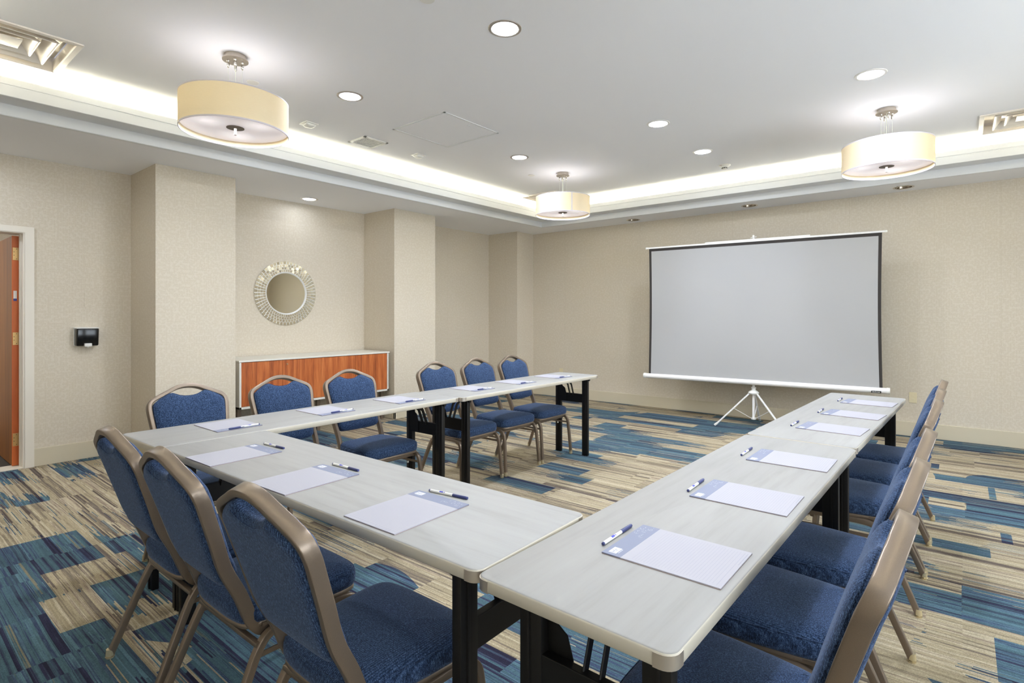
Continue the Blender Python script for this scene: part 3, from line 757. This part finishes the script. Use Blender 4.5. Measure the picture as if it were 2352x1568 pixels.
tlab = {'R1': 'narrow pale folding table at the near end of the right row, closest to the camera', 'R2': 'narrow pale folding table at the far end of the right row, before the screen',
        'M': 'narrow pale folding table at the foot of the U, between the two long rows', 'L1': 'narrow pale folding table of the left row, touching the cross table at its near end', 'L2': 'narrow pale folding table at the far end of the left row'}
for i, (nm, x, y, a, vert) in enumerate(tabs):
    o = t0 if i == 0 else copy_tree(t0)
    w_, l_ = (TW, TL) if vert else (TL, TW)
    u = Vector((math.cos(a), math.sin(a))); v = Vector((-u.y, u.x)); c = Vector((x, y))+u*w_/2+v*l_/2
    o.location = (c.x, c.y, 0); o.rotation_euler = (0, 0, a+(PI/2 if vert else 0))
    tag(o, tlab[nm], 'table', 'narrow folding tables')
    if nm == 'M':      # this table's end frame beside the left row sits closer to the edge
        for ch in o.children:
            xs = [v.co.x for v in ch.data.vertices]
            if max(xs) < -.6 and not ch.name.startswith('corner_cap'): ch.location.x = -.035

# ------------------------------------------------------------------ banquet chairs
SZ = [.345, .350, .365, .40, .488, .577, .68, .79, .84, .918, .95]
SY = [-.088, -.100, -.112, -.128, -.160, -.203, -.235, -.270, -.290, -.318, -.33]
def by(z): return interp(z, SZ, SY)
def bn(z):
    d = Vector((0, by(z+.03)-by(z-.03), .06)).normalized(); return Vector((0, d.z, -d.y))   # forward normal
def make_chair():
    t = thing('banquet_chair')
    side = [(.160, .165, .366), (.166, .06, .366), (.168, -.03, .363), (.169, -.078, .356), (.170, -.105, .368), (.171, -.128, .405), (.172, -.160, .488), (.176, -.203, .577),
            (.186, -.235, .68), (.193, by(.75), .75), (.1965, by(.785), .785), (.197, by(.805), .805), (.193, by(.826), .826), (.181, by(.842), .842), (.165, by(.852), .852), (.14, by(.864), .864), (.10, by(.882), .882), (.065, by(.898), .898), (.035, by(.907), .907), (0, by(.910), .910)]
    full = side+[(-x, y, z) for x, y, z in side[-2::-1]]
    P = catmull(full, 4); nrm = []
    n = len(P)
    for i, p in enumerate(P):
        if p.z > .60: nrm.append(bn(p.z))
        else:
            tt = (P[min(i+1, n-1)]-P[max(i-1, 0)]).normalized(); sgn = 1 if i < n/2 else -1
            nn = Vector((1, 0, 0)).cross(tt)*(-sgn); nrm.append(nn)
    bm = bmesh.new()
    # keep normals continuous
    for i in range(1, n):
        if nrm[i].dot(nrm[i-1]) < 0: nrm[i] = -nrm[i]
    sweep(bm, P, nrm, rrect(.021, .037, .003, 2)); link('back_frame', bm, 'frame', t, 45)
    # back pad
    half = [(0, .512), (.05, .512), (.10, .513), (.135, .516), (.153, .528), (.160, .548), (.165, .60), (.173, .66), (.179, .72), (.1845, .78), (.184, .808), (.176, .826), (.152, .845), (.120, .863), (.098, .872), (.082, .874), (.066, .867), (.046, .858), (.022, .853), (0, .852)]
    out = half+[(-x, z) for x, z in half[-2:0:-1]]
    m = len(out); cz_ = .69
    def nrm2(i):
        a, b = out[i-1], out[(i+1) % m]; dx, dz = b[0]-a[0], b[1]-a[1]; l_ = math.hypot(dx, dz); return (dz/l_, -dx/l_)   # outward (ccw)
    def ring(bm, ins, off, sc=1.0):
        R_ = []
        for i, (x, z) in enumerate(out):
            nx, nz = nrm2(i); x2, z2 = x-nx*ins, z-nz*ins
            x2, z2 = x2*sc, cz_+(z2-cz_)*sc
            p = Vector((x2, by(z2), z2))+bn(z2)*off; R_.append(bm.verts.new(p))
        return R_
    bm = bmesh.new()
    F = [ring(bm, .004, .004), ring(bm, 0, .011), ring(bm, .002, .021), ring(bm, .008, .029), ring(bm, .020, .035), ring(bm, .034, .038)]+[ring(bm, .034, o_2, s) for s, o_2 in ((.8, .040), (.6, .042), (.4, .043), (.2, .043))]
    Bk = [ring(bm, .001, -.006), ring(bm, .002, -.013), ring(bm, .007, -.020), ring(bm, .017, -.025), ring(bm, .030, -.027)]+[ring(bm, .030, -.028, s) for s in (.75, .5, .25)]
    def strip(a, b):
        for i in range(m): j = (i+1) % m; bm.faces.new((a[i], a[j], b[j], b[i]))
    for a, b in zip(F, F[1:]): strip(a, b)
    for a, b in zip(Bk, Bk[1:]): strip(a, b)
    strip(F[0], Bk[0])
    for rg, off in ((F[-1], .043), (Bk[-1], -.028)):
        c = bm.verts.new(Vector((0, by(cz_), cz_))+bn(cz_)*off)
        for i in range(m): bm.faces.new((rg[i], rg[(i+1) % m], c))
    pad = link('backrest', bm, 'fabric', t, 60)
    # piping round the front edge of the pad
    bm = bmesh.new()
    pts = []
    for i, (x, z) in enumerate(out): nx, nz = nrm2(i); x2, z2 = x-nx*.0035, z-nz*.0035; pts.append(Vector((x2, by(z2), z2))+bn(z2)*.024)
    sweep(bm, pts, [bn(p.z) for p in pts], [(.0022*math.cos(k*PI/3), .0022*math.sin(k*PI/3)) for k in range(6)], closed=True); link('piping', bm, 'fabric', pad, 60)
    bm = bmesh.new(); pts = []
    for i in list(range(m-6, m))+list(range(0, 1))+[]: pass
    for i, (x, z) in enumerate(out):
        if z > .85 and abs(x) <= .099: nx, nz = nrm2(i); pts.append((x-nx*.016, z-nz*.016))
    pts.sort(); pts = [Vector((x, by(z), z))+bn(z)*-.0245 for x, z in pts]
    sweep(bm, pts, [bn(p.z) for p in pts], [(.002*math.cos(k*PI/3), .002*math.sin(k*PI/3)) for k in range(6)]); link('piping', bm, 'fabric', pad, 60)
    # seat
    hs = [(0, .240), (.08, .240), (.15, .236), (.190, .224), (.211, .196), (.216, .150), (.212, .08), (.204, 0), (.194, -.07), (.184, -.115), (.168, -.142), (.14, -.155), (.08, -.162), (0, -.163)]
    so_ = [tuple(p[:2]) for p in catmull([(x, y, 0) for x, y in hs], 2)]
    so_ = so_+[(-x, y) for x, y in so_[-2:0:-1]]; ms = len(so_)
    def sring(bm, ins, z, sc=1.0, dome=0.0):
        R_ = []
        for i, (x, y) in enumerate(so_):
            a, b = so_[i-1], so_[(i+1) % ms]; dx, dy = b[0]-a[0], b[1]-a[1]; l_ = math.hypot(dx, dy); nx, ny = -dy/l_, dx/l_
            x2, y2 = (x-nx*ins)*sc, .04+(y-ny*ins-.04)*sc
            R_.append(bm.verts.new((x2, y2, z)))
        return R_
    bm = bmesh.new()
    Rg = [sring(bm, .014, .385), sring(bm, .004, .388), sring(bm, .0, .400), sring(bm, -.001, .420), sring(bm, .001, .434), sring(bm, .0055, .4385), sring(bm, .006, .4405), sring(bm, .013, .4475), sring(bm, .028, .454), sring(bm, .05, .459)]+[sring(bm, .05, z, s) for s, z in ((.8, .463), (.55, .4665), (.3, .468))]
    for a, b in zip(Rg, Rg[1:]):
        for i in range(ms): j = (i+1) % ms; bm.faces.new((a[i], a[j], b[j], b[i]))
    c = bm.verts.new((0, .04, .4685))
    for i in range(ms): bm.faces.new((Rg[-1][i], Rg[-1][(i+1) % ms], c))
    bm.faces.new(Rg[0])
    seat = link('seat', bm, 'fabric', t, 60)
    bm = bmesh.new()
    pts = []
    for i, (x, y) in enumerate(so_):
        a, b = so_[i-1], so_[(i+1) % ms]; dx, dy = b[0]-a[0], b[1]-a[1]; l_ = math.hypot(dx, dy); nx, ny = -dy/l_, dx/l_
        pts.append((x-nx*.0045, y-ny*.0045, .4395))
    sweep(bm, pts, [Vector((0, 0, 1))]*ms, [(.002*math.cos(k*PI/3), .002*math.sin(k*PI/3)) for k in range(6)], closed=True); link('piping', bm, 'fabric', seat, 60)
    # seat frame rim under the cushion
    bm = bmesh.new(); rim = []
    for i, (x, y) in enumerate(so_):
        a, b = so_[i-1], so_[(i+1) % ms]; dx, dy = b[0]-a[0], b[1]-a[1]; l_ = math.hypot(dx, dy); nx, ny = -dy/l_, dx/l_
        rim.append((x-nx*.012, y-ny*.012, .3785))
    sweep(bm, rim, [Vector((0, 0, 1))]*ms, rrect(.014, .016, .003, 1), closed=True)
    box(bm, -.19, .19, -.10, .20, .374, .384)
    link('seat_frame', bm, 'frame', t, 45)
    prof = rrect(.024, .023, .0035, 2)
    for s in (1, -1):
        P = catmull([(s*.226, .250, .012), (s*.222, .240, .14), (s*.215, .226, .29), (s*.212, .214, .335), (s*.209, .185, .357), (s*.205, .14, .362), (s*.200, .05, .361)], 4)
        bm = bmesh.new(); sweep(bm, P, [Vector((1, 0, 0))]*len(P), prof); lg = link('leg', bm, 'frame', t, 45)
        def glide(par, x, y):
            bm = bmesh.new(); lathe(bm, [(.0001, .034), (.0125, .034), (.0145, .016), (.0145, .010), (.008, .009), (.008, .006), (.0155, .006), (.0135, .0), (.0001, .0)], 20, x, y); link('foot_glide', bm, 'brass', par, 40)
        glide(lg, s*.226, .2505)
        P = catmull([(s*.222, -.250, .012), (s*.214, -.205, .12), (s*.203, -.14, .272), (s*.200, -.112, .325), (s*.198, -.085, .350), (s*.198, -.04, .360), (s*.200, .05, .361)], 4)
        bm = bmesh.new(); sweep(bm, P, [Vector((1, 0, 0))]*len(P), prof); lg = link('leg', bm, 'frame', t, 45); glide(lg, s*.222, -.2505)
        bm = bmesh.new(); sweep(bm, [(s*.214, .226, .300), (s*.206, .05, .300), (s*.203, -.128, .300)], [Vector((0, 0, 1))]*3, rrect(.007, .016, .002, 1)); link('side_rung', bm, 'frame', t)
        bm = bmesh.new(); lathe(bm, [(.0001, 0), (.007, 0), (.007, -.011), (.0001, -.011)], 10, s*.198, .0)
        bmesh.ops.translate(bm, vec=(0, .12, .292), verts=bm.verts); link('stacking_bumper', bm, 'whitepl', t)
    for yy, zz in ((-.118, .330), (.17, .345)):
        bm = bmesh.new(); sweep(bm, [(-.205, yy, zz), (.205, yy, zz)], [Vector((0, 0, 1))]*2, rrect(.018, .018, .005, 2)); link('crossbar', bm, 'frame', t, 45)
    return t
c0 = make_chair()
chairs = [  # x, y, facing angle (local +y direction), label
    (-1.27, .90, 0, 'blue banquet chair at the cross table, the largest one, nearest the table corner'),
    (-1.835, .90, 0, 'blue banquet chair in the middle of the three at the cross table'),
    (-2.325, .90, 0, 'blue banquet chair at the cross table, farthest left of the three'),
    (-3.15, 1.245, -90, 'blue banquet chair of the left row, in front of the wide pillar'),
    (-3.15, 1.79, -90, 'blue banquet chair of the left row, before the left half of the credenza'),
    (-3.15, 2.30, -90, 'blue banquet chair of the left row, before the right half of the credenza'),
    (-3.15, 3.13, -90, 'blue banquet chair of the left row, before the second pillar, behind black table legs'),
    (-3.15, 3.63, -90, 'blue banquet chair of the left row, second from the far end'),
    (-3.15, 4.13, -90, 'blue banquet chair at the far end of the left row, nearest the room corner'),
    (-.40, 1.30, 90, 'right row banquet chair closest to the camera, cut by the bottom edge'),
    (-.40, 1.82, 90, 'blue banquet chair of the right row, second from the camera'),
    (-.40, 2.325, 90, 'blue banquet chair of the right row, third from the camera, before the black table legs'),
    (-.40, 3.165, 90, 'blue banquet chair of the right row, fourth from the camera, past the black table legs'),
    (-.40, 3.66, 90, 'blue banquet chair of the right row, second from the screen end'),
    (-.40, 4.16, 90, 'blue banquet chair of the right row, nearest the screen wall')]
# the nearest right chair's back rises at the lower right; one more chair sits fully under the corner
for i, (x, y, a, lb) in enumerate(chairs):
    o = c0 if i == 0 else copy_tree(c0)
    o.location = (x, y, 0); o.rotation_euler = (0, 0, math.radians(a)); tag(o, lb, 'chair', 'banquet chairs around the tables')

# ------------------------------------------------------------------ notepads and pens
def make_pad():
    t = thing('notepad')      # local: +y towards the header band
    bm = bmesh.new(); box(bm, -.108, .108, -.1395, .1395, .0, .0008); link('backing_card', bm, 'backing', t)
    bm = bmesh.new(); box(bm, -.108, .108, -.1395, .1395, .0008, .0034); link('page', bm, 'page', t)
    bm = bmesh.new(); box(bm, -.1081, .1081, .091, .1396, .0009, .0036); hb = link('header_band', bm, 'band', t)
    bm = bmesh.new(); box(bm, -.096, -.064, .1085, .1285, .0036, .0037); lg = link('logo', bm, 'pwhite', hb)
    bm = bmesh.new()
    for a in ((-.092, -.0905, .112, .126), (-.083, -.0815, .112, .126), (-.0905, -.083, .1185, .120), (-.0775, -.076, .112, .121), (-.076, -.0715, .1195, .121), (-.0695, -.067, .112, .1135)): box(bm, a[0], a[1], a[2], a[3], .00372, .0038)
    link('logo_letters', bm, 'band', lg)
    bm = bmesh.new()
    for k in range(7): box(bm, -.090+k*.0033, -.0878+k*.0033, .1045, .1063, .0036, .00368)
    random.seed(5)
    for (cx_, cy_) in ((.055, .128), (.073, .116), (.088, .128), (.038, .108), (.094, .108)):
        for k in range(5):
            x, y = cx_+random.uniform(-.010, .010), cy_+random.uniform(-.004, .004); box(bm, x-.0007, x+.0007, y-.0007, y+.0007, .0036, .00368)
        for k in range(8):
            a = PI*.6+k*.28; x, y = cx_+.013*math.cos(a), cy_+.0075*math.sin(a); box(bm, x-.0005, x+.0005, y-.0004, y+.0004, .0036, .00366)
    link('dot_print', bm, 'pwhite', hb)
    bm = bmesh.new(); box(bm, -.097, .097, -.1275, -.1271, .0034, .00345)
    for k in range(16): box(bm, .094-k*.0045-.003, .094-k*.0045, -.1345, -.1335, .0034, .00345)
    link('footer_print', bm, 'band', t)
    return t
pd0 = make_pad()
pads = [(-.524, 1.236, 180, 'on the right row, nearest the camera'), (-.520, 1.759, 180, 'on the right row, second from the camera'), (-.516, 2.314, 180, 'on the right row, third from the camera, before the table joint'),
        (-.502, 3.084, 176, 'on the right row, just past the table joint'), (-.480, 3.591, 174.5, 'on the right row, second from the screen end'), (-.466, 4.132, 176, 'on the right row, farthest from the camera'),
        (-1.241, 1.024, 91.5, 'on the cross table, nearest the camera'), (-1.757, 1.003, 92.5, 'in the middle of the cross table'), (-2.281, .996, 91.5, 'on the cross table, next to the left row'),
        (-2.921, 1.243, 0, 'on the left row, before the chair at the wide pillar'), (-2.923, 1.794, .5, 'on the left row, second from the near end'), (-2.913, 2.329, .5, 'on the left row, third from the near end, before the joint'),
        (-2.935, 3.045, 0, 'on the left row, first past the table joint'), (-2.93, 3.565, 0, 'on the left row, second from the far end'), (-2.93, 4.11, 0, 'on the left row, at the far end')]
for i, (x, y, a, where) in enumerate(pads):
    o = pd0 if i == 0 else copy_tree(pd0)
    o.location = (x, y, TZ); o.rotation_euler = (0, 0, math.radians(a-90)); tag(o, 'lined notepad '+where, 'notepad', 'notepads on the tables')
def make_pen():
    t = thing('ballpoint_pen')   # local: along +x to the cap end, lying; axis height .0043
    def ax(bm):
        for v in bm.verts: v.co = Vector((v.co.z, v.co.x, v.co.y+.0045))
    bm = bmesh.new(); lathe(bm, [(.0001, -.072), (.0041, -.072), (.0043, -.070), (.0043, .025), (.0001, .025)], 16); ax(bm); link('barrel', bm, 'whitepl', t, 50)
    bm = bmesh.new(); lathe(bm, [(.0001, -.0745), (.0034, -.0745), (.0043, -.0725), (.0043, -.069), (.0001, -.069)], 16); ax(bm); link('end_plug', bm, 'blue', t, 50)
    bm = bmesh.new(); lathe(bm, [(.0044, .020), (.0050, .021), (.0048, .070), (.0040, .0765), (.0001, .0765)], 16); ax(bm)
    cap = link('cap', bm, 'blue', t, 50)
    bm = bmesh.new(); vs = box(bm, .005, .070, .0048, .0066, .0032, .0058, .0005); link('clip', bm, 'blue', cap)
    bm = bmesh.new()
    for x0, x1 in ((-.032, -.017), (-.014, -.011)):
        for k in range(7):
            a0, a1 = math.radians(35+k*16), math.radians(35+(k+1)*16); r = .00438
            v = [bm.verts.new((x, r*math.cos(a), .0045+r*math.sin(a))) for x, a in ((x0, a0), (x1, a0), (x1, a1), (x0, a1))]; bm.faces.new(v)
    link('label_print', bm, 'print', t)
    return t
pn0 = make_pen()
pens = [((-.683, 1.164), (-.685, 1.316), 0, 'beside the notepad nearest the camera, right row'), ((-.680, 1.688), (-.686, 1.839), 0, 'beside the second notepad from the camera, right row'), ((-.688, 2.255), (-.691, 2.407), 0, 'beside the third notepad from the camera, right row'),
        ((-.677, 3.020), (-.674, 3.172), 0, 'beside the notepad just past the joint, right row'), ((-.648, 3.53), (-.647, 3.682), 0, 'beside the notepad second from the screen end'), ((-.634, 4.085), (-.633, 4.237), 0, 'beside the notepad at the far end of the right row'),
        ((-1.325, 1.179), (-1.176, 1.199), 0, 'beside the nearest notepad on the cross table'), ((-1.843, 1.161), (-1.693, 1.169), 0, 'beside the middle notepad on the cross table'), ((-2.371, 1.159), (-2.220, 1.169), 0, 'beside the cross table notepad next to the left row'),
        ((-2.793, 1.343), (-2.789, 1.191), 1, 'lying on the notepad by the wide pillar chair'), ((-2.812, 1.907), (-2.799, 1.755), 1, 'lying on the second notepad of the left row'), ((-2.790, 2.434), (-2.787, 2.282), 1, 'lying on the third notepad of the left row'),
        ((-2.815, 3.141), (-2.820, 2.989), 1, 'on the first notepad past the left row joint'), ((-2.808, 3.645), (-2.812, 3.493), 1, 'on the left row notepad second from the far end'), ((-2.805, 4.2), (-2.812, 4.048), 1, 'lying on the farthest notepad of the left row')]
for i, (a, b, on, where) in enumerate(pens):
    o = pn0 if i == 0 else copy_tree(pn0)
    o.location = ((a[0]+b[0])/2, (a[1]+b[1])/2, TZ+(.0038 if on else 0)); o.rotation_euler = (0, 0, math.atan2(b[1]-a[1], b[0]-a[0]))
    tag(o, 'white pen with blue cap '+where, 'pen', 'pens on the tables')

# ------------------------------------------------------------------ projection screen on tripod
sc = thing('projection_screen', (-1.923, 6.772, 0), math.radians(4.46), 'large white pull-up projection screen with black border on a white tripod', 'projection screen')
fy = -.055
bm = bmesh.new(); 
def fabric_sheet(bm, hw0, hw1, z0, z1, y0, nx=24, nz=20, sag=0.012):
    g = []
    for j in range(nz+1):
        v_ = j/nz; z = z0+(z1-z0)*v_; hw = hw0+(hw1-hw0)*v_-sag*math.sin(PI*v_)
        g.append([bm.verts.new((-hw+2*hw*i/nx, y0, z)) for i in range(nx+1)])
    for j in range(nz):
        for i in range(nx): bm.faces.new((g[j][i], g[j][i+1], g[j+1][i+1], g[j+1][i]))
fabric_sheet(bm, 1.274, 1.269, .545, 2.178, fy, 24, 20, .010); bmesh.ops.solidify(bm, geom=bm.faces[:], thickness=-.0008); bd = link('border', bm, 'scrblack', sc)
bm = bmesh.new(); fabric_sheet(bm, 1.246, 1.238, .546, 2.143, fy-.0012, 24, 20, .010); bmesh.ops.solidify(bm, geom=bm.faces[:], thickness=-.0005); link('screen_fabric', bm, 'screen', sc)
bm = bmesh.new()
def alongx(bm, vs):
    for v in vs: v.co = Vector((v.co.z, v.co.x+fy, v.co.y))
vs = lathe(bm, [(.0001, -1.325), (.030, -1.325), (.030, 1.325), (.0001, 1.325)], 32); alongx(bm, vs)
for v in bm.verts: v.co.z += .528
tb = link('case', bm, 'whitemet', sc, 40)
for s in (-1, 1):
    bm = bmesh.new(); vs = lathe(bm, [(.0001, s*1.308), (.033, s*1.308), (.034, s*1.312), (.033, s*1.338), (.0001, s*1.338)], 32); alongx(bm, vs)
    for v in bm.verts: v.co.z += .528
    link('end_cap', bm, 'whitepl', tb, 40)
bm = bmesh.new(); box(bm, 1.175, 1.262, fy-.0315, fy-.028, .502, .524); pl_ = link('badge', bm, 'blackpl', tb)
cu = bpy.data.curves.new('badge_text', 'FONT'); cu.body = 'EliteScreens'; cu.size = .0165; cu.align_x = 'CENTER'; cu.align_y = 'CENTER'; cu.extrude = .0004; cu.space_character = .9
to = bpy.data.objects.new('badge_text', cu); C.objects.link(to)
dg = bpy.context.evaluated_depsgraph_get(); me = bpy.data.meshes.new_from_object(to.evaluated_get(dg)); bpy.data.objects.remove(to)
me.materials.clear(); me.materials.append(M['whitepl'])
to = bpy.data.objects.new('badge_letters', me); C.objects.link(to); to.parent = pl_; to.location = (1.2185, fy-.0318, .513); to.rotation_euler = (PI/2, 0, 0)
bm = bmesh.new(); box(bm, -1.30, 1.30, fy-.008, fy+.006, 2.176, 2.197, .004); bar = link('top_bar', bm, 'whitemet', sc)
bm = bmesh.new(); box(bm, -.55, .60, fy-.006, fy+.012, 2.197, 2.209, .003); link('top_rail', bm, 'whitemet', bar)
for s in (-1, 1):
    bm = bmesh.new(); box(bm, s*1.306-.010, s*1.306+.010, fy-.010, fy+.008, 2.175, 2.199, .004); link('tip', bm, 'whitepl', bar)
bm = bmesh.new(); lathe(bm, [(.0001, 2.262), (.010, 2.258), (.013, 2.245), (.008, 2.232), (.008, 2.19)], 16, 0, -.01)
tube(bm, [(-.030, -.015, 2.228), (.034, -.015, 2.236)], .004, 8); link('hook', bm, 'whitepl', sc, 40)
bm = bmesh.new(); box(bm, -.013, .013, -.013, .013, .10, 2.235, .004); link('pole', bm, 'whitemet', sc)
bm = bmesh.new(); lathe(bm, [(.014, .47), (.030, .462), (.022, .445), (.026, .43), (.050, .415), (.062, .40), (.055, .385), (.016, .382)], 24); link('collar', bm, 'whitepl', sc, 40)
bm = bmesh.new(); lathe(bm, [(.014, .105), (.028, .105), (.028, .085), (.0001, .085)], 20); link('lower_hub', bm, 'whitepl', sc, 40)
rl = .447
for ang in (-148.2, 96.8, -26.5):
    a = math.radians(ang-4.46); d = Vector((math.cos(a), math.sin(a), 0)); s_ = Vector((-d.y, d.x, 0))
    bm = bmesh.new(); sweep(bm, [d*.045+Vector((0, 0, .395)), d*(rl-.012)+Vector((0, 0, .012))], [s_, s_], rrect(.014, .024, .004, 2)); lg = link('leg', bm, 'whitemet', sc, 40)
    bm = bmesh.new(); sweep(bm, [d*(rl-.035)+Vector((0, 0, .034)), d*rl+Vector((0, 0, .006))], [s_, s_], rrect(.02, .03, .005, 2)); link('foot', bm, 'whitepl', lg, 40)
    bm = bmesh.new(); sweep(bm, [d*.022+Vector((0, 0, .095)), d*.228+Vector((0, 0, .213))], [s_, s_], rrect(.005, .014, .001, 1)); link('brace', bm, 'whitemet', sc)
